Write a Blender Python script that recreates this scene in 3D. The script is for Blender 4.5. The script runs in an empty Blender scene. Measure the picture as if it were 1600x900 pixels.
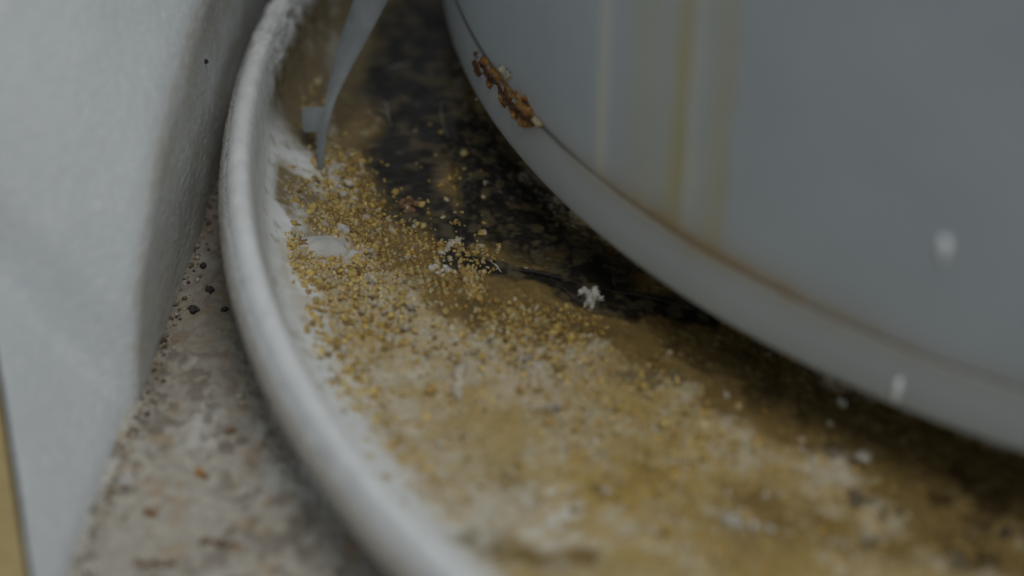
import bpy, bmesh, math, random
import numpy as np
from mathutils import Vector, Matrix

CM = 0.01                                    # everything below is written in centimetres
random.seed(7); RNG = np.random.default_rng(11)
scene = bpy.context.scene
COL = scene.collection

# ------------------------------------------------------------------ camera
PITCH = math.radians(40); FOV = math.radians(30); DIST = 23.7
FPX = 800 / math.tan(FOV / 2)
FWD = np.array([0, math.cos(PITCH), -math.sin(PITCH)])
UPV = np.array([0, math.sin(PITCH), math.cos(PITCH)])
CAM = -FWD * DIST
cam = bpy.data.cameras.new("camera"); cam_o = bpy.data.objects.new("camera", cam); COL.objects.link(cam_o)
cam_o.location = CAM * CM; cam_o.rotation_euler = (math.pi / 2 - PITCH, 0, 0)
cam.angle = FOV; cam.clip_start = 0.005; cam.clip_end = 20
cam.dof.use_dof = True; cam.dof.focus_distance = 24.3 * CM; cam.dof.aperture_fstop = 7.5
cam.dof.aperture_blades = 0
scene.camera = cam_o

# ------------------------------------------------------------------ light
world = bpy.data.worlds.new("World"); scene.world = world; world.use_nodes = True
world.node_tree.nodes["Background"].inputs[0].default_value = (0.84, 0.91, 1.0, 1)
world.node_tree.nodes["Background"].inputs[1].default_value = 0.27

def area_light(name, loc, target, size, power, color):
    l = bpy.data.lights.new(name, 'AREA'); l.shape = 'DISK'; l.size = size * CM; l.energy = power; l.color = color
    o = bpy.data.objects.new(name, l); COL.objects.link(o); o.location = Vector(loc) * CM
    o.rotation_euler = (Vector(target) - Vector(loc)).to_track_quat('-Z', 'Y').to_euler()
    return o
area_light("soft_lamp", (11, -18, 60), (0, 1, 0), 34, 1.72, (1.0, 0.985, 0.95))

vs = scene.view_settings
vs.view_transform = 'Standard'; vs.look = 'None'; vs.gamma = 1; vs.use_curve_mapping = False; vs.exposure = 0.0
scene.cycles.use_denoising = True
scene.cycles.max_bounces = 6

# ------------------------------------------------------------------ helpers
def pix(px, py, z=0.0):
    """a point of the photograph on the level z (cm)"""
    d = FWD + (px - 800) / FPX * np.array([1., 0, 0]) - (py - 450) / FPX * UPV
    return CAM + d * ((z - CAM[2]) / d[2])
def pray(px, py):
    return FWD + (px - 800) / FPX * np.array([1., 0, 0]) - (py - 450) / FPX * UPV

def _hash(ix, iy, iz, seed):
    h = (ix * 374761393 + iy * 668265263 + iz * 2147483647 + seed * 1274126177) & 0xFFFFFFFF
    h = ((h ^ (h >> 13)) * 1274126177) & 0xFFFFFFFF
    h = ((h ^ (h >> 15)) * 2246822519) & 0xFFFFFFFF
    return ((h ^ (h >> 16)) & 0xFFFFFF) / float(0xFFFFFF)
def vnoise(P, scale, seed=0):
    Q = P * scale; I = np.floor(Q).astype(np.int64); F = Q - I; F = F * F * (3 - 2 * F)
    r = 0
    for dx in (0, 1):
        for dy in (0, 1):
            for dz in (0, 1):
                w = (F[:, 0] if dx else 1 - F[:, 0]) * (F[:, 1] if dy else 1 - F[:, 1]) * (F[:, 2] if dz else 1 - F[:, 2])
                r = r + w * _hash(I[:, 0] + dx, I[:, 1] + dy, I[:, 2] + dz, seed)
    return r
def fbm(P, scale, octs=4, seed=0):
    r = 0; a = 1; t = 0
    for k in range(octs):
        r = r + a * vnoise(P, scale * 2 ** k, seed + 17 * k); t += a; a *= .55
    return r / t
def sstep(a, b, x):
    t = np.clip((x - a) / (b - a), 0, 1); return t * t * (3 - 2 * t)

def mesh_obj(name, V, F, mat, parent=None, smooth=True):
    me = bpy.data.meshes.new(name)
    V = np.asarray(V, float) * CM
    if isinstance(F, np.ndarray):
        n, k = F.shape
        me.vertices.add(len(V)); me.vertices.foreach_set("co", V.ravel().astype(np.float32))
        me.loops.add(n * k); me.loops.foreach_set("vertex_index", F.ravel().astype(np.int32))
        me.polygons.add(n); me.polygons.foreach_set("loop_start", np.arange(0, n * k, k, dtype=np.int32))
        me.update(calc_edges=True); me.validate()
    else:
        me.from_pydata([tuple(v) for v in V], [], F)
    me.polygons.foreach_set("use_smooth", [smooth] * len(me.polygons))
    me.materials.append(mat)
    o = bpy.data.objects.new(name, me); COL.objects.link(o)
    if parent: o.parent = parent
    return o
def set_col(o, C, name="tint"):
    a = o.data.attributes.new(name, 'FLOAT_COLOR', 'POINT')
    a.data.foreach_set("color", np.c_[C, np.ones(len(C))].astype(np.float32).ravel())
def set_val(o, W, name):
    a = o.data.attributes.new(name, 'FLOAT', 'POINT'); a.data.foreach_set("value", np.asarray(W, np.float32))
def tag(o, label, cat, group=None, kind=None):
    o["label"] = label; o["category"] = cat
    if group: o["group"] = group
    if kind: o["kind"] = kind
    return o
def structure(o, label=None):
    o["kind"] = "structure"
    if label: o["label"] = label
    return o
def empty(name, loc=(0, 0, 0)):
    o = bpy.data.objects.new(name, None); COL.objects.link(o); o.empty_display_size = .01
    return o
def grid_faces(nu, nv, closed=False):
    i = np.arange(nu if closed else nu - 1)[:, None]; j = np.arange(nv - 1)[None]
    i2 = (i + 1) % nu
    return np.stack([(i * nv + j), (i2 * nv + j), (i2 * nv + j + 1), (i * nv + j + 1)], -1).reshape(-1, 4)

# ------------------------------------------------------------------ materials
def material(name, color=(.5, .5, .5), rough=.6, attr=None, wet=None, bump=None, var=None, spec=.4, sss=0, coat=0):
    m = bpy.data.materials.new(name); m.use_nodes = True
    nt = m.node_tree; N = nt.nodes; L = nt.links; b = N["Principled BSDF"]
    b.inputs["Base Color"].default_value = (*color, 1); b.inputs["Roughness"].default_value = rough
    b.inputs["Specular IOR Level"].default_value = spec
    tc = N.new("ShaderNodeTexCoord"); src = None
    if attr:
        a = N.new("ShaderNodeAttribute"); a.attribute_name = attr; src = a.outputs["Color"]
    if var:                                  # (scale per metre, low, high): mottling of the material's own colour
        n = N.new("ShaderNodeTexNoise"); n.inputs["Scale"].default_value = var[0]; n.inputs["Detail"].default_value = 5
        L.new(tc.outputs["Object"], n.inputs["Vector"])
        r = N.new("ShaderNodeMapRange"); r.inputs[1].default_value = .3; r.inputs[2].default_value = .7
        r.inputs[3].default_value = var[1]; r.inputs[4].default_value = var[2]
        L.new(n.outputs["Fac"], r.inputs[0])
        mx = N.new("ShaderNodeMix"); mx.data_type = 'RGBA'; mx.blend_type = 'MULTIPLY'; mx.inputs[0].default_value = 1
        if src: L.new(src, mx.inputs[6])
        else: mx.inputs[6].default_value = (*color, 1)
        L.new(r.outputs[0], mx.inputs[7]); src = mx.outputs[2]
    if src: L.new(src, b.inputs["Base Color"])
    if wet:
        a = N.new("ShaderNodeAttribute"); a.attribute_name = wet
        r = N.new("ShaderNodeMapRange"); r.inputs[3].default_value = rough; r.inputs[4].default_value = .30
        L.new(a.outputs["Fac"], r.inputs[0]); L.new(r.outputs[0], b.inputs["Roughness"])
    if bump:
        prev = None
        for (sc, dist) in bump:
            n = N.new("ShaderNodeTexNoise"); n.inputs["Scale"].default_value = sc; n.inputs["Detail"].default_value = 4
            L.new(tc.outputs["Object"], n.inputs["Vector"])
            bp = N.new("ShaderNodeBump"); bp.inputs["Strength"].default_value = 1; bp.inputs["Distance"].default_value = dist
            L.new(n.outputs["Fac"], bp.inputs["Height"])
            if prev: L.new(prev, bp.inputs["Normal"])
            prev = bp.outputs["Normal"]
        L.new(prev, b.inputs["Normal"])
    if sss:
        b.inputs["Subsurface Weight"].default_value = sss; b.inputs["Subsurface Radius"].default_value = (.003, .0025, .002)
        b.inputs["Subsurface Scale"].default_value = 1
    if coat:
        b.inputs["Coat Weight"].default_value = coat; b.inputs["Coat Roughness"].default_value = .15
    return m
M = {}
M['tray'] = material('dirty_white_plastic', rough=.7, attr='tint', wet='wet', bump=[(900, .00008), (2600, .00003)], var=(420, .92, 1.06), spec=.22)
M['tub'] = material('grey_white_plastic', rough=.45, attr='tint', bump=[(300, .00003)], var=(60, .95, 1.04), spec=.3)
M['ground'] = material('stone_ground', rough=.85, attr='tint', bump=[(1400, .00012)], var=(700, .8, 1.12))
M['board'] = material('white_coating', rough=.8, attr='tint', bump=[(1300, .00006), (3200, .00006)], spec=.3, var=(1500, .95, 1.06))
M['ochre'] = material('ochre_wood', (.36, .28, .125), rough=.8, var=(300, .85, 1.1))
M['strip'] = material('grey_plastic_strip', (.175, .192, .197), rough=.38, var=(260, .78, 1.12), bump=[(800, .00002)])
M['grain'] = material('ochre_grain', rough=.5, attr='tint', var=(1500, .75, 1.2), bump=[(3000, .00006)])
M['rust'] = material('rust', (.27, .14, .04), rough=.8, var=(900, .45, 1.5), bump=[(2500, .0001)])
M['rustmix'] = material('flaking_rust', rough=.85, attr='tint', var=(900, .7, 1.25), bump=[(2500, .0001)])
M['rust_dark'] = material('dark_rust', (.05, .024, .012), rough=.8, var=(900, .6, 1.4), bump=[(2500, .0001)])
M['pale'] = material('pale_crumb', (.45, .41, .33), rough=.8, var=(900, .75, 1.15), bump=[(2500, .0001)])
M['white'] = material('white_crumb', (.46, .45, .39), rough=.7, var=(900, .8, 1.1), bump=[(2500, .0001)])
M['fleck'] = material('white_fleck', (.85, .87, .88), rough=.5, var=(600, .9, 1.05))
M['lime'] = material('limescale', (.46, .45, .42), rough=.75, var=(500, .8, 1.1), bump=[(1200, .00015), (3000, .00006)])
M['grit'] = material('dark_grit', (.03, .027, .024), rough=.7, var=(900, .6, 1.5), bump=[(2500, .0001)])
M['crumb'] = material('brown_crumb', (.17, .10, .05), rough=.85, var=(900, .6, 1.4), bump=[(2500, .0001)])
M['fibre'] = material('pale_fibre', (.6, .58, .52), rough=.5)

# ------------------------------------------------------------------ ground
GZ = -0.4
xs = np.r_[np.linspace(-60, -7, 24, endpoint=False), np.linspace(-7, 0.5, 420), np.linspace(1.2, 60, 26)]
ys = np.r_[np.linspace(-24, -8, 20, endpoint=False), np.linspace(-8, 6, 640), np.linspace(7, 90, 30)]
X, Y = np.meshgrid(xs, ys, indexing='ij'); P = np.c_[X.ravel(), Y.ravel(), np.zeros(X.size)]
n1 = fbm(P, 2.2, 5, 3); n2 = fbm(P, 7, 3, 9); n3 = fbm(P, 0.8, 4, 31); n4 = vnoise(P, 9, 77); n5 = fbm(P * np.array([1, .55, 1]), 14, 2, 41)
Z = GZ + (n1 - .5) * .06 + (n2 - .5) * .05 - .02 * sstep(.62, .74, n5) + .03 * sstep(.515, .535, n1) + .02 * sstep(.56, .575, n3)
Vg = np.c_[P[:, :2], np.minimum(Z, GZ + .06)]
beige = np.array([.385, .358, .305]); dark = np.array([.13, .108, .08]); warm = np.array([.33, .22, .10]); chalk = np.array([.47, .46, .42])
C = beige + (chalk - beige) * sstep(.5, .68, n1)[:, None]
C = C + (dark - C) * (.62 * sstep(.48, .64, n2) * sstep(.42, .58, n3))[:, None]
C = C + (warm - C) * (.45 * sstep(.60, .74, fbm(P, 4, 3, 53)))[:, None]
# shade between the board and the dish, put into the ground colour
gap_shade = sstep(-3.2, .6, Y.ravel()) * (.6 + .5 * n2)
C = C + (np.array([.115, .092, .062]) - C) * np.clip(.72 * gap_shade, 0, .8)[:, None]
ground = mesh_obj('ground', Vg, grid_faces(len(xs), len(ys)), M['ground']); set_col(ground, C)
structure(ground, 'mottled beige stone ground with crumbs and pits')

# ------------------------------------------------------------------ white board at the left
g0 = pix(300, 400, GZ); g1 = pix(120, 900, GZ)
slope = (g0[0] - g1[0]) / (g0[1] - g1[1])
def base_x(y):
    line = g1[0] + slope * (y - g1[1])
    dishx = 9.16 - np.sqrt(np.clip((12.62 + .40) ** 2 - (y - 2.35) ** 2, 9, None)) - .04
    return -.06 * np.log(np.exp(-line / .06) + np.exp(-dishx / .06))      # keeps clear of the dish
yk = pix(209, 655, GZ)[1]
y_near = pix(100, 945, GZ)[1]; y_far = pix(352, 265, GZ)[1] + 4.2
ny, nz = 420, 330; LEAN = .62; r0 = .34
tt = np.linspace(0, 1, ny); hh = np.r_[np.linspace(0, 4.5, 250), np.linspace(4.55, 13, 80)]
T, H = np.meshgrid(tt, hh, indexing='ij')
def crease(y): return 3.35 * (1 - np.exp(-np.clip(y - yk, 0, None) / 1.25)) * sstep(-.05, .5, y - yk)
def near_end(h):                                # the slanted near end of the board
    lo, hi = -14., y_far - 1
    for _ in range(40):
        y = (lo + hi) / 2; q = np.array([base_x(y) - LEAN * max(0, h - float(crease(y))), y, h + GZ]) - CAM
        d = q @ FWD; px = 800 + FPX * q[0] / d; py = 450 - FPX * (q @ UPV) / d
        if px > max((py - 580) * 50 / 320, -70): hi = y
        else: lo = y
    return (lo + hi) / 2
hk = np.linspace(0, 13, 27); ek = np.array([near_end(h) for h in hk])
Yn = np.interp(H, hk, ek)
Yb = Yn + T * (y_far - Yn)
zc = crease(Yb)
over = H - zc
soft = np.where(over > r0, over, np.where(over < -r0, 0, (over + r0) ** 2 / (4 * r0)))
Xb = base_x(Yb) - LEAN * soft + .07 * (np.minimum(H, zc))
P3 = np.c_[Xb.ravel(), Yb.ravel(), H.ravel()]
gr = fbm(P3, 9, 4, 5); gr2 = fbm(P3, 26, 2, 15)
Xd = Xb + ((gr - .5) * .012 + (gr2 - .5) * .009 + (fbm(P3, .8, 2, 25) - .5) * .07).reshape(Xb.shape)
# rounded far edge
edge = sstep(.93, 1.0, T); Xd = Xd - .8 * edge ** 2
Vb = np.c_[Xd.ravel(), Yb.ravel(), H.ravel() + GZ - .06]
white = np.array([.565, .60, .615]); under_tone = np.array([.50, .485, .425])
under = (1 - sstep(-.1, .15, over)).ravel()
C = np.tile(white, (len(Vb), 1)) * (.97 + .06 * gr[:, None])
C = C + (under_tone - C) * (.5 * under * sstep(.36, .6, fbm(P3, 3, 4, 65)) + .35 * under)[:, None]  # patchy warmer, slightly darker tone below the crease
C = C + (np.array([.78, .79, .77]) - C) * (sstep(.66, .76, gr2) * .5)[:, None]
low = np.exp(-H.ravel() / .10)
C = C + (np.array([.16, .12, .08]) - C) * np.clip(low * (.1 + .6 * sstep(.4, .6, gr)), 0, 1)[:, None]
board = empty('white_board')
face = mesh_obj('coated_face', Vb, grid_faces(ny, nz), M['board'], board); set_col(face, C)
# body behind the coated face: raw ochre wood
k = 14; hz = np.linspace(0, 13, k); Vw = []; Fw = []
for t_, side in ((0, 0), (0, 1), (1, 1), (1, 0)):
    for h in hz:
        y = y_far if t_ else float(np.interp(h, hk, ek))
        x = base_x(y) - LEAN * max(0, h - float(crease(y)))
        x = x - .06 - (.8 if t_ else 0) if side == 0 else min(x - 3.2, base_x(y) - 3.2)
        Vw.append((x, y, h + GZ - .05))
for a in range(3):
    for j in range(k - 1):
        Fw.append((a * k + j, (a + 1) * k + j, (a + 1) * k + j + 1, a * k + j + 1))
mesh_obj('wooden_core', Vw, Fw, M['ochre'], board, smooth=False)
tag(board, 'white rough-coated board with ochre wooden end standing on the ground left of the dish', 'board')

_LC = {}
def lump(n=1, seed=0, amp=.35, stretch=(1, 1, 1)):
    key = (n, seed, amp, stretch)
    if key not in _LC: _LC[key] = _lump(*key)
    return _LC[key]
def _lump(n, seed, amp, stretch):
    bm = bmesh.new(); bmesh.ops.create_icosphere(bm, subdivisions=n, radius=1)
    V = np.array([v.co[:] for v in bm.verts]); F = np.array([[v.index for v in f.verts] for f in bm.faces]); bm.free()
    V = V * (1 + amp * (fbm(V + seed * 7.3 + 20, 1.7, 2, seed) - .5) * 2.4 + amp * .5 * (fbm(V + seed * 3.1 + 50, 4.5, 2, seed + 3) - .5) * 2)[:, None] * np.array(stretch)
    return V, F
def rot_rand(rng):
    q = rng.normal(size=4); q /= np.linalg.norm(q); w, x, y, z = q
    return np.array([[1 - 2 * (y * y + z * z), 2 * (x * y - z * w), 2 * (x * z + y * w)], [2 * (x * y + z * w), 1 - 2 * (x * x + z * z), 2 * (y * z - x * w)], [2 * (x * z - y * w), 2 * (y * z + x * w), 1 - 2 * (x * x + y * y)]])
def lumps_obj(name, pts, mat, parent=None, n=1, amp=.35, cols=None, turn=True):
    """pts: (x, y, z, radius, stretch) -> one mesh of uneven lumps"""
    Vs, Fs, Cs, o = [], [], [], 0
    for i, (x, y, z, r, st) in enumerate(pts):
        V, F = lump(n, i % 23, amp, st); V = (V @ rot_rand(RNG).T if turn else V) * r + np.array([x, y, z])
        Vs.append(V); Fs.append(F + o); o += len(V)
        if cols is not None: Cs.append(np.tile(cols[i], (len(V), 1)))
    ob = mesh_obj(name, np.vstack(Vs), np.vstack(Fs), mat, parent)
    if cols is not None: set_col(ob, np.vstack(Cs))
    return ob

# a dark speck on the board's shaded face
b0 = pray(320, 96); best = None
dmin = 1e9
Vrel = Vb - CAM; dn = b0 / np.linalg.norm(b0)
dd = np.linalg.norm(Vrel - (Vrel @ dn)[:, None] * dn, axis=1); i0 = int(np.argmin(dd)); p0 = Vb[i0]
lumps_obj('dark_speck', [(p0[0] + .02, p0[1], p0[2], .032, (1, 1, 1)), (p0[0] + .02, p0[1] - .02, p0[2] + .03, .02, (1, 1, 1))], M['grit'], board)

# ------------------------------------------------------------------ the dish
TC = np.array([9.16, 2.35]); TR = 12.62; RIMZ = 1.25
def oval(th):                                   # the dish is longer towards the back
    return 1 + .45 * sstep(.2, 1.0, np.cos(th - math.radians(62)))
prof = [(-12.62, 0), (-7.2, 0)]
# inner profile, offsets from the rim line
inner = [(-2.6, .0), (-1.7, .0), (-1.2, .02), (-.95, .06), (-.75, .13), (-.57, .22), (-.41, .33), (-.29, .48), (-.225, .66), (-.19, .84), (-.17, .98), (-.15, 1.09), (-.125, 1.17), (-.08, 1.23), (-.01, 1.255), (.06, 1.24), (.12, 1.19), (.165, 1.12)]
outer = [(.165, 1.12), (.215, 1.03), (.26, .93), (.285, .83), (.285, .73), (.24, .62), (.12, .47), (-.12, .25), (-.45, -.02), (-.80, -.24), (-1.3, -.37), (-2.8, -.39)]
def catmull(pts, n):
    p = np.array(pts, float); p = np.vstack([2 * p[0] - p[1], p, 2 * p[-1] - p[-2]]); out = []
    for i in range(1, len(p) - 2):
        t = np.linspace(0, 1, n, endpoint=False)[:, None]
        out.append(.5 * ((2 * p[i]) + (-p[i - 1] + p[i + 1]) * t + (2 * p[i - 1] - 5 * p[i] + 4 * p[i + 1] - p[i + 2]) * t ** 2 + (-p[i - 1] + 3 * p[i] - 3 * p[i + 1] + p[i + 2]) * t ** 3))
    return np.vstack(out + [p[-2][None]])
th_f = np.radians(np.linspace(150, 268, 920)); th_c = np.radians(np.linspace(268, 510, 120))[1:-1]
TH = np.r_[th_f, th_c]
ci = catmull(inner, 11)
rr = np.r_[np.linspace(-12.6, -7.4, 10, endpoint=False), np.linspace(-7.4, -2.6, 190, endpoint=False), ci[:, 0]]
zz = np.r_[np.zeros(10), np.zeros(190), ci[:, 1]]
R_, Tm = np.meshgrid(rr, TH); Zt = np.tile(zz, (len(TH), 1))
rad = (TR + R_) * oval(Tm)
Xt = TC[0] + rad * np.cos(Tm); Yt = TC[1] + rad * np.sin(Tm)
P = np.c_[Xt.ravel(), Yt.ravel(), Zt.ravel()]; Poff = R_.ravel()
deg = np.degrees(Tm.ravel())

K = np.array([126., 126 * .643])                # floor metric: about one photo pixel per unit
def seg_mask(P, segs, warp=26, seed=0, wscale=1.6, soft=1.0):
    q = P[:, :2] * K
    q = q + np.c_[fbm(P, wscale, 4, seed) - .5, fbm(P, wscale, 4, seed + 5) - .5] * 2 * warp
    out = np.zeros(len(P))
    for s in segs:
        x0, y0, x1, y1, w, st = s[:6]; z = s[6] if len(s) > 6 else 0
        a = pix(x0, y0, z)[:2] * K; b = pix(x1, y1, z)[:2] * K
        ab = b - a; t = np.clip(((q - a) @ ab) / max(ab @ ab, 1e-6), 0, 1)
        d = np.linalg.norm(q - (a + t[:, None] * ab), axis=1)
        out = np.maximum(out, st * (1 - sstep(1 - soft, 1, d / w)))
    return out
n_a = fbm(P, 2.0, 4, 101); n_b = fbm(P, 6, 4, 111); n_c = fbm(P, 15, 3, 121); n_d = fbm(P, 30, 2, 131)
floorness = 1 - sstep(-1.1, -.6, Poff)
offrim = 1 - sstep(-.45, -.30, Poff)
# masks: what lies where in the dish
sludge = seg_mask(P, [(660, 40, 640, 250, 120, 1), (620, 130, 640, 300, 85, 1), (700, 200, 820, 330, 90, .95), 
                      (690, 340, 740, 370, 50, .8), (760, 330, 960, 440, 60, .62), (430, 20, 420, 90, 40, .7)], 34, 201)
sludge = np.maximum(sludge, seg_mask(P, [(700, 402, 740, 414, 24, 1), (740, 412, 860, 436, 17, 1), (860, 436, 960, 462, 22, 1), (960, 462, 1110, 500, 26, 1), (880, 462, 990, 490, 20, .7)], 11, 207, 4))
brown = seg_mask(P, [(640, 0, 700, 350, 190, 1), (420, 0, 470, 190, 100, .75, .4), (560, 60, 560, 260, 70, .9), (550, 330, 720, 420, 85, 1.3), (560, 270, 640, 330, 60, 1.2), (700, 450, 900, 500, 75, 1),
                     (400, 285, 500, 320, 46, 1, .35), (430, 300, 560, 340, 42, .9, .1), (740, 330, 900, 430, 110, 1), (430, 0, 470, 140, 120, 1, .3), (900, 440, 1200, 600, 125, 1), (1150, 600, 1600, 780, 95, 1), (1380, 760, 1600, 900, 110, .6), (1150, 800, 1400, 850, 60, .4), (800, 760, 840, 800, 40, .4), (720, 850, 900, 890, 36, .7)], 36, 211)
ochre = seg_mask(P, [(500, 420, 760, 600, 150, .62), (520, 330, 700, 400, 90, .8), (700, 480, 880, 520, 60, .8), (640, 640, 1000, 640, 90, .6), (620, 690, 700, 780, 60, .55), (900, 600, 1150, 700, 90, .7),
                     (900, 760, 1300, 850, 150, .9), (1050, 680, 1350, 760, 100, .7), (980, 660, 1020, 690, 40, .9), (430, 60, 500, 150, 50, .6, .3), (700, 560, 720, 620, 30, .9), (560, 640, 660, 650, 50, .6)], 40, 221)
clean = seg_mask(P, [(440, 420, 470, 520, 60, 1, .1), (465, 340, 540, 400, 55, 1), (700, 830, 860, 800, 95, .9), (560, 500, 640, 590, 50, .5), (560, 620, 700, 760, 70, .6), (430, 210, 470, 240, 50, .8, .2), (1180, 690, 1260, 760, 60, .3), (1310, 720, 1360, 800, 50, .3)], 30, 231)

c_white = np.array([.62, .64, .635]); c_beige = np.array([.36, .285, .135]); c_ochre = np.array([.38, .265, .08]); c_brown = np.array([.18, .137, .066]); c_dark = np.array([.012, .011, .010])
def mix(C, c, f): return C + (np.asarray(c) - C) * np.clip(f, 0, 1)[:, None]
C = np.tile(c_white, (len(P), 1)) * (.97 + .05 * n_b[:, None])
C = mix(C, c_beige, floorness * (.78 + .4 * sstep(.38, .60, n_a)) * (1 - .62 * clean))
C = mix(C, [.49, .455, .385], floorness * .97 * np.clip(1 - 1.4 * brown, 0, 1) * sstep(.40, .52, .55 * n_c + .45 * n_b) * seg_mask(P, [(440, 420, 660, 820, 150, 1), (560, 420, 880, 600, 115, 1), (1180, 690, 1340, 790, 90, .3)], 40, 261, soft=.7))
C = mix(C, c_ochre, ochre * floorness * sstep(.46, .62, .6 * n_b + .4 * n_c + .06 * ochre))
C = mix(C, c_ochre * .85, .8 * offrim * ochre * sstep(.54, .64, n_a))
bm_ = offrim * np.clip(brown * 2.0 * (1 - .6 * clean) - .55 * (1 - sstep(.34, .60, .6 * n_a + .4 * n_b)), 0, 1)
C = mix(C, c_brown, np.clip(bm_ * (1.15 - .5 * sstep(.55, .75, n_c)), 0, .96))
C = mix(C, [.30, .235, .13], .55 * offrim * brown * sstep(.60, .74, n_b) * (1 - sludge))
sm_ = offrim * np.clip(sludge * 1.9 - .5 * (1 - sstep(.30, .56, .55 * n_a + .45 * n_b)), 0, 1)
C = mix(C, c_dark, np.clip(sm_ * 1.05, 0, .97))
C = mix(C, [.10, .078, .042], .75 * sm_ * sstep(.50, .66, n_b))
C = mix(C, [.05, .037, .02], .8 * seg_mask(P, [(1360, 770, 1600, 860, 120, 1), (1000, 560, 1250, 620, 70, .7), (760, 480, 960, 540, 60, .5)], 30, 271, soft=.6) * sstep(.54, .63, fbm(P, 3.6, 3, 275)))
# brown scum where inner wall and floor meet, dirt specks on the wall
wall = sstep(-1.0, -.6, Poff) * (1 - sstep(-.30, -.15, Poff))
C = mix(C, [.33, .28, .18], .5 * wall * sstep(.60, .72, n_b))
backwall = sstep(-1.0, -.6, Poff) * (1 - sstep(-.225, -.17, Poff + (n_b - .5) * .08)) * (1 - sstep(175, 180, deg)) * sstep(150, 158, deg)
C = mix(C, [.15, .12, .07], backwall * (.72 + .28 * sstep(.40, .55, n_a)))
rimgrime = sstep(-.25, -.05, Poff) * (1 - sstep(172, 180, deg))
C = mix(C, [.40, .39, .36], .5 * rimgrime * sstep(.45, .62, n_c))
outer_shade = sstep(.12, .20, Poff)
C = mix(C, [.42, .38, .31], .45 * outer_shade)  # shade on the outward side of the lip, put into the colour
wet = np.clip(.9 * sm_ + .65 * bm_ * sstep(.35, .55, n_a), 0, 1) * floorness
# relief: crust lumps on the floor, a rough chipped lip towards the back
crust = floorness * (1 - .8 * wet) * (1 - .6 * clean) * (1 - .75 * np.clip(brown * 1.3, 0, 1))
rel = crust * ((n_b - .5) * .14 + np.maximum(0, n_c - .46) * .38 + (n_d - .5) * .05 * (1 - .7 * brown)) + floorness * wet * ((n_a - .5) * .07 + np.maximum(0, n_c - .55) * .03)
rel = rel + floorness * clean * ((n_a - .4) * .10 + (n_d - .5) * .015) + (n_c - .5) * .007 + (n_d - .5) * .004
rough_lip = (1 - sstep(171, 177, deg)) * sstep(-.7, -.2, Poff)
rel = rel + rough_lip * ((n_b - .5) * .10 + (n_c - .5) * .07)
# normals of the smooth profile
dz = np.gradient(zz); dr = np.gradient(rr); nl = np.hypot(dz, dr)
Nr = np.tile(-dz / nl, (len(TH), 1)).ravel(); Nz = np.tile(dr / nl, (len(TH), 1)).ravel()
Nvec = np.c_[Nr * np.cos(Tm.ravel()), Nr * np.sin(Tm.ravel()), Nz]
wob = (fbm(np.c_[np.cos(Tm.ravel()), np.sin(Tm.ravel()), 0 * deg] * 12, .5, 2, 301) - .5) * .05 * sstep(-1.0, 0, Poff)
Vt = P + Nvec * rel[:, None]; Vt[:, 0] += wob * np.cos(Tm.ravel()); Vt[:, 1] += wob * np.sin(Tm.ravel())
dish = empty('dish')
nth, nr_ = len(TH), len(rr)
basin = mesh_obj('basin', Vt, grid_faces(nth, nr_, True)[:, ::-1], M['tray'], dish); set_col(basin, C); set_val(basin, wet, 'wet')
co = catmull(outer, 8)
Ro, To = np.meshgrid(co[:, 0], TH); Zo = np.tile(co[:, 1], (len(TH), 1)); rado = (TR + Ro) * oval(To)
wo = (fbm(np.c_[np.cos(To.ravel()), np.sin(To.ravel()), 0 * To.ravel()] * 12, .5, 2, 301) - .5) * .05
Vo = np.c_[TC[0] + (rado.ravel() + wo) * np.cos(To.ravel()), TC[1] + (rado.ravel() + wo) * np.sin(To.ravel()), Zo.ravel()]
no = fbm(Vo, 6, 4, 311); no2 = fbm(Vo, 22, 2, 321)
Vo[:, 0] += (no2 - .5) * .03 * np.cos(To.ravel()); Vo[:, 1] += (no2 - .5) * .03 * np.sin(To.ravel())
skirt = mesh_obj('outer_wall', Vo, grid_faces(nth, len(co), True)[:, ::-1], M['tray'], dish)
Co = np.tile([.43, .405, .355], (len(Vo), 1)) * (.9 + .18 * no[:, None])  # shaded warm grey of the outer wall as colour, white towards the lip
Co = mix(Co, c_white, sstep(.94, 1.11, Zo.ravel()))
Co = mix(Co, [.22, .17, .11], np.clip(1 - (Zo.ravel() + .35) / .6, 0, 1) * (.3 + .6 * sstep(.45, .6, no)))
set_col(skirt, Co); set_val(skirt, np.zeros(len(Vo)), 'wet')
tag(dish, 'grimy white round plastic dish with rolled rim holding ochre grains and brown sludge', 'dish')

# ------------------------------------------------------------------ the tub standing in the dish
PC = np.array([11.2, 6.65]); PR = 12.23; EZ = .95; SZ = 1.84
tub = empty('tub')
th_f = np.radians(np.linspace(165, 275, 900)); th_c = np.radians(np.linspace(275, 525, 120))[1:-1]; TP = np.r_[th_f, th_c]
def lathe(name, profile, mat, colfn, n=10, wob=0):
    pr = catmull(profile, n); Rm, Tq = np.meshgrid(pr[:, 0], TP); Zq = np.tile(pr[:, 1], (len(TP), 1))
    V = np.c_[PC[0] + Rm.ravel() * np.cos(Tq.ravel()), PC[1] + Rm.ravel() * np.sin(Tq.ravel()), Zq.ravel()]
    w = (fbm(V, .35, 2, 401) - .5) * wob; V[:, 0] += w * np.cos(Tq.ravel()); V[:, 1] += w * np.sin(Tq.ravel()); Cq = colfn(V, np.degrees(Tq.ravel()))
    if name != 'foot': V[:, 2] += .022 * (V[:, 0] - PC[0]) - .030 * (V[:, 1] - PC[1])     # the tub stands a little askew
    o = mesh_obj(name, V, grid_faces(len(TP), len(pr), True), mat, tub); set_col(o, Cq)
    return o, V
def az(px, py, z):
    p = pix(px, py, z); return math.degrees(math.atan2(p[1] - PC[1], p[0] - PC[0])) % 360
c_pl = np.array([.385, .435, .462])
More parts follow.
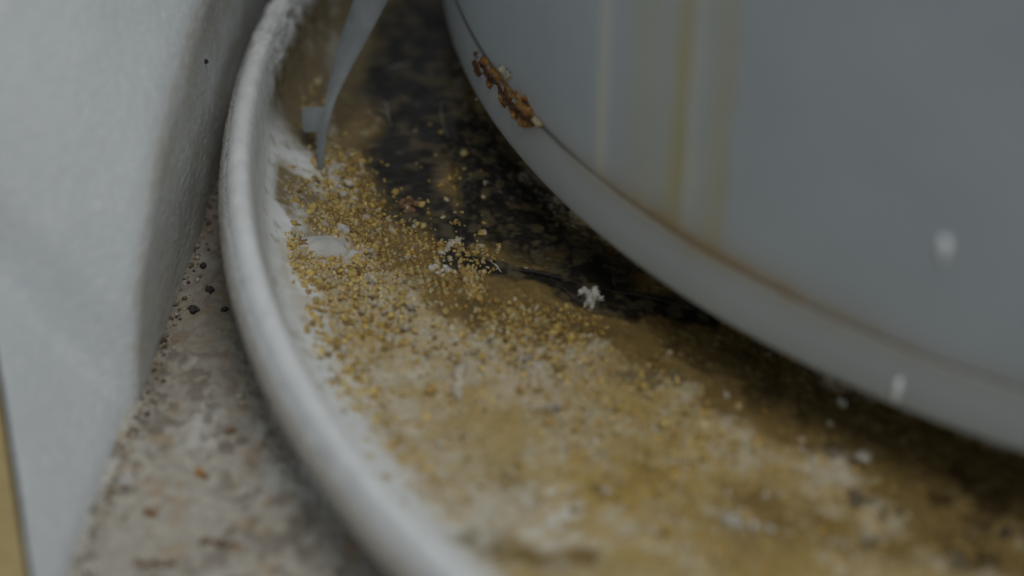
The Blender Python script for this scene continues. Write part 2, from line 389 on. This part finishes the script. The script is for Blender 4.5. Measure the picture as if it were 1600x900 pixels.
def az2(px): return az(px - 12, 280 + (px - 942) * .66, SZ)
streaks = [(az2(942), .5, .9, (.60, .60, .50)), (az2(935), .2, .6, (.50, .50, .38)), (az2(1050), 3.6, .32, (.47, .47, .36)), (az2(1000), .95, .55, (.43, .42, .26)), (az2(1022), .4, .5, (.46, .43, .25)),
           (az2(1062), .8, .9, (.44, .39, .17)), (az2(1066), .25, .6, (.38, .31, .12)), (az2(1118), .7, .75, (.45, .41, .20)), (az2(1132), .22, .6, (.40, .34, .16)), (az2(1085), .5, .5, (.58, .57, .48))]
def wallcol(V, d):
    n = fbm(V * np.array([1, 1, .12]), 5, 3, 411); n2 = fbm(V, .7, 3, 421); n3 = fbm(V * np.array([1, 1, .1]), 14, 2, 431)
    C = np.tile(c_pl, (len(V), 1)) * (.95 + .09 * n2[:, None])
    for a, w, s, c in streaks:
        f = np.exp(-((d - a + (n - .5) * .55) / w) ** 2) * s * .9 * (.5 + .75 * n3) * (.6 + .4 * fbm(V, 1.1, 2, 433))
        C = mix(C, c, f)
    low = np.exp(-np.clip(V[:, 2] - SZ, 0, None) / .15)
    stain = np.exp(-((d - az(1110, 395, SZ)) / 9) ** 2) + .28 * sstep(200, 210, d)
    C = mix(C, [.31, .22, .11], np.clip(low * stain * (.45 + .9 * n), 0, .9))
    rs = np.exp(-np.clip(np.abs(V[:, 2] - SZ), 0, None) / .10) * sstep(az(742, 75, SZ), az(765, 115, SZ), d) * (1 - sstep(az(815, 175, SZ), az(850, 205, SZ), d))
    C = mix(C, [.05, .042, .03], (.9 - .84 * sstep(az(800, 160, SZ), az(960, 290, SZ), d)) * np.exp(-((V[:, 2] - SZ) / .035) ** 2) * (.55 + .6 * n2))
    return mix(C, [.28, .14, .04], rs * (.3 + 1.0 * sstep(.4, .6, fbm(V, 8, 3, 455))))
def bandcol(V, d):
    n2 = fbm(V, .9, 4, 441); n = fbm(V, 5, 3, 445)
    C = np.tile([.37, .405, .415], (len(V), 1)) * (.93 + .12 * n2[:, None])
    up = np.exp(-np.clip(SZ - V[:, 2], 0, None) / .12)
    stain = np.exp(-((d - az(1130, 400, SZ)) / 12) ** 2) + .5 * sstep(203, 214, d)
    C = mix(C, [.31, .23, .12], np.clip(up * stain * (.4 + .8 * n), 0, .85))
    rs = np.exp(-np.clip(SZ - V[:, 2], 0, None) / .12) * sstep(az(742, 75, SZ), az(765, 115, SZ), d) * (1 - sstep(az(815, 175, SZ), az(850, 205, SZ), d))
    C = mix(C, [.30, .15, .04], rs * (.3 + 1.0 * sstep(.4, .6, fbm(V, 8, 3, 455))))
    C = mix(C, [.05, .042, .03], (.85 - .8 * sstep(az(800, 160, SZ), az(960, 290, SZ), d)) * np.exp(-((V[:, 2] - SZ + .06) / .035) ** 2) * (.55 + .6 * n2))
    C = mix(C, [.30, .27, .20], .30 * np.exp(-np.clip(V[:, 2] - EZ, 0, None) / .15))
    return C
body, Vbody = lathe('body', [(PR - .04, SZ - .05), (PR - .025, SZ - .03), (PR - .012, SZ - .01), (PR - .006, SZ + .03), (PR - .005, SZ + .4), (PR - .005, SZ + 1.5), (PR - .005, SZ + 4), (PR, 9.5), (PR + .02, 14), (PR + .02, 17), (PR - .2, 17.05), (PR - .22, 14), (PR - .24, 5)], M['tub'], wallcol, 14, .05)
band, _ = lathe('base_ring', [(PR - .04, SZ - .05), (PR - .018, SZ - .06), (PR - .004, SZ - .085), (PR + .002, SZ - .15), (PR + .01, SZ - .30), (PR + .02, EZ + .35), (PR + .015, EZ + .10), (PR - .02, EZ + .02), (PR - .09, EZ), (PR - .3, EZ + .02), (PR - .6, EZ + .25), (PR - 1.2, EZ + .5), (6.6, EZ + .55)], M['tub'], bandcol, 12, .05)
foot, _ = lathe('foot', [(6.6, EZ + .5), (6.5, .5), (6.4, .05), (6.2, .02), (.5, .02)], M['tub'], bandcol, 5, 0)
tag(tub, 'large round grey-white plastic tub with yellow drip stains standing in the dirty dish', 'tub')
def on_tub(px, py, out=0.0, r=PR):
    d = pray(px, py); o = CAM - np.array([PC[0], PC[1], 0]); a = d[0] ** 2 + d[1] ** 2; b = 2 * (o[0] * d[0] + o[1] * d[1]); c = o[0] ** 2 + o[1] ** 2 - r * r
    t = (-b - math.sqrt(max(b * b - 4 * a * c, 0))) / (2 * a); p = CAM + d * t; nrm = np.array([p[0] - PC[0], p[1] - PC[1], 0]); nrm /= np.linalg.norm(nrm)
    return p + nrm * out
# rust sitting in the seam
def seam_pts(n, jitter, size, shift=(0, 0)):
    out = []
    path = [(748, 88), (760, 108), (775, 125), (790, 145), (806, 165), (822, 180), (836, 192)]
    for i in range(n):
        u = random.random() * (len(path) - 1.001); k_ = int(u); f = u - k_
        x = path[k_][0] * (1 - f) + path[k_ + 1][0] * f + random.gauss(0, jitter) + shift[0]; y = path[k_][1] * (1 - f) + path[k_ + 1][1] * f + random.gauss(0, jitter) + shift[1]
        p = on_tub(x, y, -.018); out.append((*p, size * random.uniform(.5, 1.3), random.choice([(1, .9, .6), (1, .7, .7), (1, 1, .5)])))
    return out
def patch(name, path, half, thick, mat, seed, colfn, offset=0.0, nu=150, nv=44):
    path = catmull(np.array(path, float), 20); L_ = np.r_[0, np.cumsum(np.linalg.norm(np.diff(path, axis=0), axis=1))]
    U = np.linspace(0, L_[-1], nu); px = np.interp(U, L_, path[:, 0]); py = np.interp(U, L_, path[:, 1])
    tx = np.gradient(px); ty = np.gradient(py); tl = np.hypot(tx, ty); V = []; W = []
    for a in range(nu):
        for b in range(nv):
            v = -1 + 2 * b / (nv - 1); W.append((U[a] / L_[-1], v)); k_ = v * half + offset
            V.append(on_tub(px[a] - ty[a] / tl[a] * k_, py[a] + tx[a] / tl[a] * k_, 0))
    V = np.array(V); W = np.array(W); n = fbm(V, 5, 4, seed); m = fbm(V, 14, 3, seed + 9)
    fall = np.abs(W[:, 1]) ** 1.4 * .42 + np.clip(np.abs(W[:, 0] * 2 - 1) - .75, 0, 1) * 1.2
    h = (n - .30 - fall + .25 * (m - .5)); h = thick * np.where(h > 0, np.clip(h, 0, .25) / .25 * (.6 + .8 * m), h * 3)
    nr = V - np.array([PC[0], PC[1], 0]); nr[:, 2] = 0; nr /= np.linalg.norm(nr, axis=1)[:, None]
    V = V + nr * (h - .004)[:, None]; o = mesh_obj(name, V, grid_faces(nu, nv), mat, tub); set_col(o, colfn(n, m, W)); return o
seam_path = [(744, 80), (756, 104), (775, 128), (792, 150), (808, 170), (826, 186), (842, 197)]
def rustcol(n, m, W):
    C = np.tile([.30, .17, .045], (len(n), 1)); C = mix(C, [.20, .085, .02], sstep(.45, .6, m)); C = mix(C, [.40, .29, .12], sstep(.50, .62, n) * sstep(.2, .8, W[:, 1]))
    return mix(C, [.045, .02, .01], (1 - sstep(.10, .42, np.abs(W[:, 1] + .15 + (n - .5)))) * .92)
patch('rust_crust', seam_path, 17, .07, M['rustmix'], 611, rustcol, 2)
patch('rust_flake', [(741, 92), (747, 106), (752, 120)], 8, .05, M['rustmix'], 615, rustcol, 0, 60, 24)
patch('rust_flake', [(814, 150), (822, 160), (827, 172)], 7, .05, M['rustmix'], 619, rustcol, 0, 60, 24)
patch('pale_scab', [(779, 106), (788, 114), (796, 124)], 7, .03, M['rustmix'], 623, lambda n, m, W: np.tile([.42, .38, .28], (len(n), 1)), 0, 40, 20)
patch('pale_scab', [(826, 180), (836, 190), (846, 198)], 6, .03, M['rustmix'], 627, lambda n, m, W: np.tile([.40, .33, .20], (len(n), 1)), 0, 40, 20)
for px, py, r in ((1478, 392, .085), (1404, 606, .09), (1473, 380, .06), (1401, 615, .07)):
    lumps_obj('pale_fleck', [(*on_tub(px, py, .01), r, (.5, .5, 1.6))], M['fleck'], tub, 2, .4, None, False)  # small raised white flecks on the tub wall
for px, py in ((729, 112), (746, 155), (712, 70), (1180, 505)):
    lumps_obj('pale_fleck', [(*on_tub(px, py, .008), .018, (1, 1, 1))], M['white'], tub)

# ------------------------------------------------------------------ grey strip leaning from the dish to the tub
def floor_z(p):
    d = (Vt[:, 0] - p[0]) ** 2 + (Vt[:, 1] - p[1]) ** 2; i = int(np.argmin(d)); return Vt[i, 2]
def at(px, py, z=0.0):
    for _ in range(3): p = pix(px, py, z); z = floor_z(p)
    p = pix(px, py, z); return p
tip = at(500, 266)
touch = np.array([PC[0] + PR * math.cos(math.radians(176)), PC[1] + PR * math.sin(math.radians(176)), 6.5])
ax = touch - tip; ax /= np.linalg.norm(ax)
nrm = CAM - tip; nrm = nrm - ax * (nrm @ ax); nrm /= np.linalg.norm(nrm)
nrm = nrm + np.array([-.3, 0, 0]); nrm = nrm - ax * (nrm @ ax); nrm /= np.linalg.norm(nrm)
def on_strip(px, py):
    d = pray(px, py); return CAM + d * (((tip - CAM) @ nrm) / (d @ nrm))
rows = [(264, 499, 503), (235, 498, 507), (207, 497, 512), (188, 503, 516), (168, 509, 521), (150, 512, 527), (118, 518, 541), (62, 530, 570), (-4, 553, 604), (-70, 582, 640), (-200, 640, 700), (-320, 700, 735)]
nc = 7; Vs_ = []; Fs_ = []
for a, (y, xl, xr) in enumerate(rows):
    for b in range(nc):
        c = -1 + 2 * b / (nc - 1); p = on_strip(xl + (xr - xl) * b / (nc - 1), y)
        Vs_.append(p - nrm * .0013 * (xr - xl) * (c * c) * .9 + nrm * .04 * math.sin(a * .55))
for a in range(len(rows) - 1):
    for b in range(nc - 1): q = a * nc + b; Fs_.append((q, q + 1, q + nc + 1, q + nc))
t0 = len(Vs_)                                    # the square tab
for a, (y, xl, k_) in enumerate([(207, 476, 2), (188, 474, 3), (168, 473, 4)]):
    for b in range(3): Vs_.append(on_strip(xl + (rows[k_][1] - xl) * b / 3, y) + nrm * (.04 * math.sin(k_ * .55) - .02 * (2 - b)))
for a in range(2):
    for b in range(2): q = t0 + a * 3 + b; Fs_.append((q, q + 1, q + 4, q + 3))
    Fs_.append((t0 + a * 3 + 2, (a + 2) * nc, (a + 3) * nc, t0 + a * 3 + 5))
strip = mesh_obj('plastic_strip', Vs_, Fs_, M['strip'])
so = strip.modifiers.new('thickness', 'SOLIDIFY'); so.thickness = .07 * CM; so.offset = 0
bv = strip.modifiers.new('edge', 'BEVEL'); bv.width = .01 * CM; bv.segments = 2; bv.limit_method = 'ANGLE'; bv.angle_limit = 1.0
tag(strip, 'thin grey pointed plastic strip with small square tab leaning down into the dish', 'strip')

# ------------------------------------------------------------------ shallow brown liquid on the dish floor
liq = bpy.data.materials.new('brown_liquid'); liq.use_nodes = True; nt = liq.node_tree; nt.nodes.clear()
out_ = nt.nodes.new('ShaderNodeOutputMaterial'); tr_ = nt.nodes.new('ShaderNodeBsdfTransparent'); gl_ = nt.nodes.new('ShaderNodeBsdfGlossy'); fr_ = nt.nodes.new('ShaderNodeFresnel'); mx_ = nt.nodes.new('ShaderNodeMixShader')
tr_.inputs[0].default_value = (.94, .885, .75, 1); gl_.inputs['Roughness'].default_value = .2; fr_.inputs[0].default_value = 1.33
nz_ = nt.nodes.new('ShaderNodeTexNoise'); nz_.inputs['Scale'].default_value = 260; bp_ = nt.nodes.new('ShaderNodeBump'); bp_.inputs['Distance'].default_value = .0003; tc_ = nt.nodes.new('ShaderNodeTexCoord')
nt.links.new(tc_.outputs['Object'], nz_.inputs['Vector']); nt.links.new(nz_.outputs['Fac'], bp_.inputs['Height']); nt.links.new(bp_.outputs['Normal'], gl_.inputs['Normal'])
ge_ = nt.nodes.new('ShaderNodeNewGeometry'); bk_ = nt.nodes.new('ShaderNodeMath'); bk_.operation = 'SUBTRACT'; bk_.inputs[0].default_value = 1; ml_ = nt.nodes.new('ShaderNodeMath'); ml_.operation = 'MULTIPLY'
nt.links.new(ge_.outputs['Backfacing'], bk_.inputs[1]); nt.links.new(fr_.outputs[0], ml_.inputs[0]); nt.links.new(bk_.outputs[0], ml_.inputs[1])    # only the upper side of the film mirrors
nt.links.new(ml_.outputs[0], mx_.inputs[0]); nt.links.new(tr_.outputs[0], mx_.inputs[1]); nt.links.new(gl_.outputs[0], mx_.inputs[2]); nt.links.new(mx_.outputs[0], out_.inputs[0])
tsel = np.where((np.degrees(TH) >= 158) & (np.degrees(TH) <= 264))[0][::3]; rsel = np.where((rr > -7.3) & (rr < -.62))[0][::2]
ii = (tsel[:, None] * nr_ + rsel[None]).ravel(); wetm = np.clip((bm_ * (1 - .75 * sm_))[ii], 0, 1)
Vl = np.c_[P[ii][:, :2], -.05 + .085 * sstep(.15, .75, wetm)]
liquid = mesh_obj('brown_liquid', Vl, grid_faces(len(tsel), len(rsel))[:, ::-1], liq)
tag(liquid, 'thin film of brown liquid standing on the floor of the dish around the tub', 'liquid', kind='stuff')

# ------------------------------------------------------------------ grains in the dish
Nn = Vt.shape[0]; inside = (Poff < -.5) & (deg < 262) & (deg > 158) & (Poff > -7.3)
dens = seg_mask(P, [(530, 270, 600, 340, 55, .85), (540, 330, 700, 420, 90, 1.0), (600, 370, 720, 440, 60, 1.0), (480, 410, 640, 480, 60, .75), (560, 470, 740, 540, 85, .5), (520, 480, 560, 620, 60, .18),
                    (700, 540, 900, 560, 60, .30), (700, 600, 1050, 650, 100, .10), (600, 650, 900, 780, 110, .05), (420, 290, 520, 300, 40, .12, .2), (630, 240, 680, 320, 50, .14), (900, 700, 1500, 850, 150, .02), (690, 200, 760, 350, 60, .05), (500, 215, 530, 270, 22, .5), (740, 500, 900, 520, 50, .3), (430, 30, 500, 200, 60, .15, .2)], 34, 501, 2.0)
dens = dens * (1 - .93 * seg_mask(P, [(470, 378, 540, 398, 34, 1)], 8, 511)) * sstep(.30, .55, n_c * .5 + n_b * .5 + .25 * dens)
wgt = np.where(inside, np.clip(dens, 0, 1) * (1 - .75 * sm_), 0)
# even out the uneven vertex spacing
wgt = wgt * np.clip(np.tile(np.abs(np.gradient(rr)), (len(TH), 1)).ravel() / .022, .1, 1.2) * (TR + Poff) / TR
idx = RNG.choice(Nn, size=5800, replace=False, p=wgt / wgt.sum())
size = np.clip(RNG.lognormal(math.log(.029), .44, len(idx)), .010, .066)
pal = np.array([[.54, .39, .12], [.56, .42, .16], [.46, .31, .085], [.55, .46, .25], [.30, .20, .07], [.47, .41, .30], [.40, .26, .08]])
gc = pal[RNG.choice(len(pal), len(idx), p=[.24, .2, .17, .14, .1, .09, .06])] * (RNG.uniform(.85, 1.15, (len(idx), 1)) - np.clip(bm_[idx], 0, 1)[:, None] * RNG.uniform(0, .4, (len(idx), 1)))
gc = gc * np.array([1, 1, 1]) * (1 - .12 * np.clip(bm_[idx], 0, 1))[:, None]
pos = Vt[idx] + Nvec[idx] * (size * (.02 - .05 * np.clip(bm_[idx], 0, 1)))[:, None]
# the 300 that show largest become single things, the rest one mass
pos[:, :2] += RNG.uniform(-.022, .022, (len(idx), 2))
order = np.argsort(-size * np.where((np.abs(pos[:, 1] - .6) < 2.2), 1, .2))
singles, rest = order[:290], order[290:]
def grain_label(p):
    return 'tiny ochre grain lying loose in the speckled bed of the dirty dish'
protos = []
for k_ in range(14):
    V, F = lump(2, k_ + 40, .8, (1, .65 + .1 * (k_ % 4), .5 + .1 * (k_ % 3)))
    me = bpy.data.meshes.new('grain'); me.from_pydata([tuple(v * CM) for v in V], [], [tuple(int(q) for q in f) for f in F])
    me.polygons.foreach_set("use_smooth", [True] * len(me.polygons)); me.materials.append(M['grain'])
    a = me.attributes.new('tint', 'FLOAT_COLOR', 'POINT'); c = pal[k_ % len(pal)] * (.85 + .2 * ((k_ * 7) % 5) / 5)
    a.data.foreach_set("color", np.tile(np.r_[c, 1], len(V)).astype(np.float32)); protos.append(me)
for n_, i in enumerate(singles):
    o = bpy.data.objects.new('grain', protos[n_ % len(protos)]); COL.objects.link(o)
    o.location = pos[i] * CM; s = size[i]; o.scale = (s, s, s); o.rotation_euler = tuple(RNG.uniform(0, 6.28, 3))
    tag(o, grain_label(pos[i]), 'grain', 'loose ochre grains in the dish')
fl = RNG.choice(Nn, size=110, replace=False, p=wgt / wgt.sum()); fcol = np.array([[.42, .36, .26], [.34, .25, .11], [.40, .33, .21], [.24, .17, .075]])[RNG.integers(0, 4, 110)]
w2 = np.where(inside, seg_mask(P, [(620, 600, 900, 700, 120, 1), (700, 720, 1300, 820, 150, .8), (950, 640, 1150, 680, 80, .8), (500, 480, 620, 640, 70, .5)], 40, 551), 0) * (TR + Poff) / TR * np.clip(np.tile(np.abs(np.gradient(rr)), (len(TH), 1)).ravel() / .022, .1, 1.2)
f2 = RNG.choice(Nn, size=420, replace=False, p=w2 / w2.sum()); c2 = np.array([[.44, .30, .075], [.46, .35, .14], [.36, .23, .06], [.50, .45, .37], [.40, .25, .07]])[RNG.integers(0, 5, 420)]
bed = lumps_obj('grain_bed', [(*(Vt[i] - Nvec[i] * .012), RNG.uniform(.028, .075), (1, .75, .45)) for i in f2] + [(*(Vt[i] - Nvec[i] * .01), RNG.uniform(.05, .11), (1, .7, .35)) for i in fl] + [(*pos[i], size[i], ((1, .85, .65), (1, .7, .5), (1, .95, .8), (1, .6, .6))[i % 4]) for i in rest], M['grain'], None, 1, .8, np.vstack([c2, fcol, gc[rest]]))
tag(bed, 'bed of fine ochre grains covering the floor of the dirty dish', 'grains', kind='stuff')

# ------------------------------------------------------------------ single crumbs, flakes and hairs in the dish
def cluster(name, pxs, mat, label, cat, n=2, amp=.6):
    o = lumps_obj(name, [(*(at(x, y) + np.array([0, 0, r * .2])), r * 1.25, (st[0], st[1] * .75, st[2] * .7)) for x, y, r, st in pxs], mat, None, n, amp)
    tag(o, label, cat); return o
u = (1, 1, .8)
cluster('white_crumb', [(909, 459, .05, u), (919, 462, .07, u), (929, 463, .07, u), (938, 468, .04, u), (921, 472, .06, u), (926, 480, .04, u), (915, 456, .05, u)], M['white'], 'small white crumb lying alone on the dark sludge beside the tub', 'crumb', 3, .9)
cluster('pale_flake', [(688 + i * 3.6, 396 - i * 2.6, [.02, .03, .045, .05, .045, .045, .05, .04, .03, .02][i], (1, 1, .6)) for i in range(10)] + [(690, 397, .045, u), (708, 378, .03, u)], M['pale'], 'pale elongated flake at the right edge of the ochre grains', 'flake')
cluster('grey_crumb', [(675, 422, .045, u), (680, 418, .04, u), (690, 424, .035, u), (697, 421, .05, u), (702, 424, .04, u), (684, 428, .03, u)], M['white'], 'whitish double crumb stuck in the wet grains below the pale flake', 'crumb')
lp = [(*(at(x, y) - np.array([0, 0, .05])), r, st) for x, y, r, st in ((505, 388, .34, (1, .75, .42)), (482, 380, .22, (1, .8, .45)), (532, 396, .22, (1.1, .7, .45)))]
o = lumps_obj('limescale_lump', lp, M['lime'], None, 4, .22, None, False); tag(o, 'smooth pale grey limescale lump on the inner slope of the dish', 'limescale')
cluster('beige_clod', [(524 + random.uniform(-9, 9), 262 + i * 3.2, random.uniform(.05, .09), u) for i in range(11)] + [(545, 290, .08, u), (538, 305, .06, u)], M['pale'], 'crumbly beige clod beneath the tip of the grey strip', 'clod')
cluster('pale_lump', [(533, 357, .06, u), (540, 362, .05, u), (528, 362, .045, u)], M['lime'], 'small pale lump in the ochre grains right of the limescale lump', 'lump')
cluster('brown_clod', [(640 + random.uniform(-14, 18), 322 + random.uniform(-8, 10), random.uniform(.03, .06), u) for i in range(12)], M['crumb'], 'brownish clod at the dark upper edge of the ochre grains', 'clod')
cluster('beige_ridge', [(716 + random.uniform(-5, 5), 575 + i * 6, random.uniform(.05, .08), u) for i in range(9)], M['pale'], 'short upright beige crust ridge in the middle of the dish floor', 'crust')
cluster('double_crumb', [(860, 638, .05, u), (874, 634, .045, u)], M['pale'], 'two pale crumbs stuck together on the front floor of the dish', 'crumb')
# pale lumps in the blurred front of the dish, each one by itself
for j, (x, y, r, mt, lab) in enumerate([(1350, 715, .09, 'pale', 'pale blurred crumb on the floor just in front of the tub'), (1315, 632, .07, 'white', 'white crumb in the shade under the edge of the tub'), (1135, 620, .05, 'pale', 'pale crumb in the brown sludge under the tub'),
                                       (1070, 632, .07, 'grain', ''), (1570, 835, .06, 'grit', 'black blurred pit of dirt at the right edge of the dish'), (1145, 818, .09, 'white', 'white crumb on the front right floor of the dish'), (950, 770, .08, 'pale', 'round pale crumb on the front floor of the dish')]):
    if lab: cluster('crumb', [(x, y, r, (1, 1, .6))], M[mt], lab, 'crumb')
def fibre(pxpts, label, r=.004, lift=.05, mat='fibre', name='fibre', group='fibres on the dark sludge'):
    P_ = [at(x, y) + np.array([0, 0, lift + h]) for x, y, h in pxpts]; P_ = catmull(P_, 8)
    V, F = [], []
    for i, p in enumerate(P_):
        t = P_[min(i + 1, len(P_) - 1)] - P_[max(i - 1, 0)]; t /= np.linalg.norm(t); a = np.cross(t, [0, 0, 1.]); a /= np.linalg.norm(a); b = np.cross(t, a)
        rr_ = r * (1 - .6 * abs(2 * i / (len(P_) - 1) - 1))
        for k_ in range(5): V.append(p + rr_ * (a * math.cos(k_ * 1.2566) + b * math.sin(k_ * 1.2566)))
        if i:
            for k_ in range(5): q = (i - 1) * 5; F.append((q + k_, q + (k_ + 1) % 5, q + 5 + (k_ + 1) % 5, q + 5 + k_))
    o = mesh_obj(name, V, F, M[mat]); tag(o, label, name, group)
fibre([(605, 114, 0), (618, 112, .05), (630, 109, .03), (642, 102, 0)], 'short pale fibre on the dark sludge nearest the top of the picture', .009)
fibre([(570, 183, 0), (578, 188, .1), (583, 190, 0)], 'pale hooked fibre nearest the grey strip')
fibre([(588, 178, 0), (596, 186, .1), (606, 192, .1), (612, 200, 0)], 'pale diagonal fibre in the middle of the small fibre tangle')
fibre([(600, 165, 0), (604, 175, .1), (608, 190, 0)], 'pale upright fibre above the small fibre tangle')
fibre([(694, 160, 0), (689, 180, .1), (692, 205, .1), (700, 220, 0)], 'long faint curved fibre close to the tub', .003)
fibre([(768, 415, 0), (775, 424, .05), (783, 430, 0)], 'tiny pale fibre on the black streak right of the grains', .008)

for pp, lab in [([(798, 424, 0), (835, 430, .02), (872, 439, .03), (915, 449, 0)], 'thin dark twig left of the white crumb on the wet dish floor'), ([(945, 456, 0), (990, 466, .03), (1040, 476, .02), (1100, 491, 0)], 'long dark twig running from the white crumb to the tub'),
                ([(866, 448, 0), (884, 458, .02), (900, 474, 0)], 'short dark twig just left of the white crumb'), ([(965, 420, 0), (958, 440, .04), (962, 452, 0)], 'short upright dark twig above the long dark twig')]:
    fibre(pp, lab, .013, .035, 'grit', 'twig', 'dark twigs on the dish floor')

# ------------------------------------------------------------------ bits on the ground
def gz(p):
    d = (Vg[:, 0] - p[0]) ** 2 + (Vg[:, 1] - p[1]) ** 2; return Vg[int(np.argmin(d)), 2]
def on_ground(px, py):
    p = pix(px, py, GZ); p[2] = gz(p); return p
for px, py, r, lab in [(302, 485, .075, 'largest black grit speck on the ground beside the white board'), (327, 455, .062, 'second black grit speck on the ground, just above and right of the largest'), (318, 421, .045, 'topmost black grit speck in the gap between board and dish'), (351, 484, .048, 'black grit speck nearest to the outer wall of the dish')]:
    p = on_ground(px, py)
    o = lumps_obj('grit', [(p[0], p[1], p[2] + r * .3, r, (1, .9, .7)), (p[0] + r * .5, p[1], p[2] + r * .3, r * .6, (1, 1, .8))], M['grit'], None, 2, .4); tag(o, lab, 'grit', 'black grit specks on the ground')
for pts_, mt, lab in [([(318 + i * 7, 846 + (i % 2) * 2 + i * .6, .05) for i in range(8)], 'crumb', 'brown elongated splinter on the pale ground near the bottom of the picture'), ([(215 + i * 8, 880 + (i % 3) * 1.5, .05) for i in range(8)], 'crumb', 'brown elongated splinter lowest on the ground beside the board'),
                      ([(312, 740, .07), (318, 744, .06)], 'rust', 'orange crumb on the pale ground between board and dish'), ([(376, 622, .06), (380, 632, .06)], 'pale', 'pale crumb on the ground close to the dish wall'), ([(232, 800, .07), (240, 805, .05)], 'rust', 'orange crumb on the ground near the foot of the board'), ([(360, 676, .055)], 'crumb', 'brown crumb on the ground halfway to the dish')]:
    o = lumps_obj('splinter' if 'splinter' in lab else 'crumb', [(*(on_ground(x, y) + np.array([0, 0, .01])), r, (1, .9, .4)) for x, y, r in pts_], M[mt], None, 2, .4); tag(o, lab, 'splinter' if 'splinter' in lab else 'crumb')
pts_ = []
for i in range(380):
    y = random.uniform(pix(0, 900, GZ)[1] - .5, y_far - 1); x = base_x(y) + abs(random.gauss(.02, .09)); r = random.choice([.014, .018, .022, .035])
    pts_.append((x, y, gz((x, y)) + r * .5, r * random.uniform(.7, 1.3), (1, .8, .7)))
cl = np.array([[.14, .10, .06], [.10, .07, .045], [.26, .2, .12], [.07, .05, .035], [.36, .32, .25]])
fr = lumps_obj('crumb_line', pts_, M['grain'], None, 1, .45, cl[RNG.integers(0, 5, len(pts_))]); tag(fr, 'line of fine brown crumbs along the foot of the white board', 'crumbs', kind='stuff')
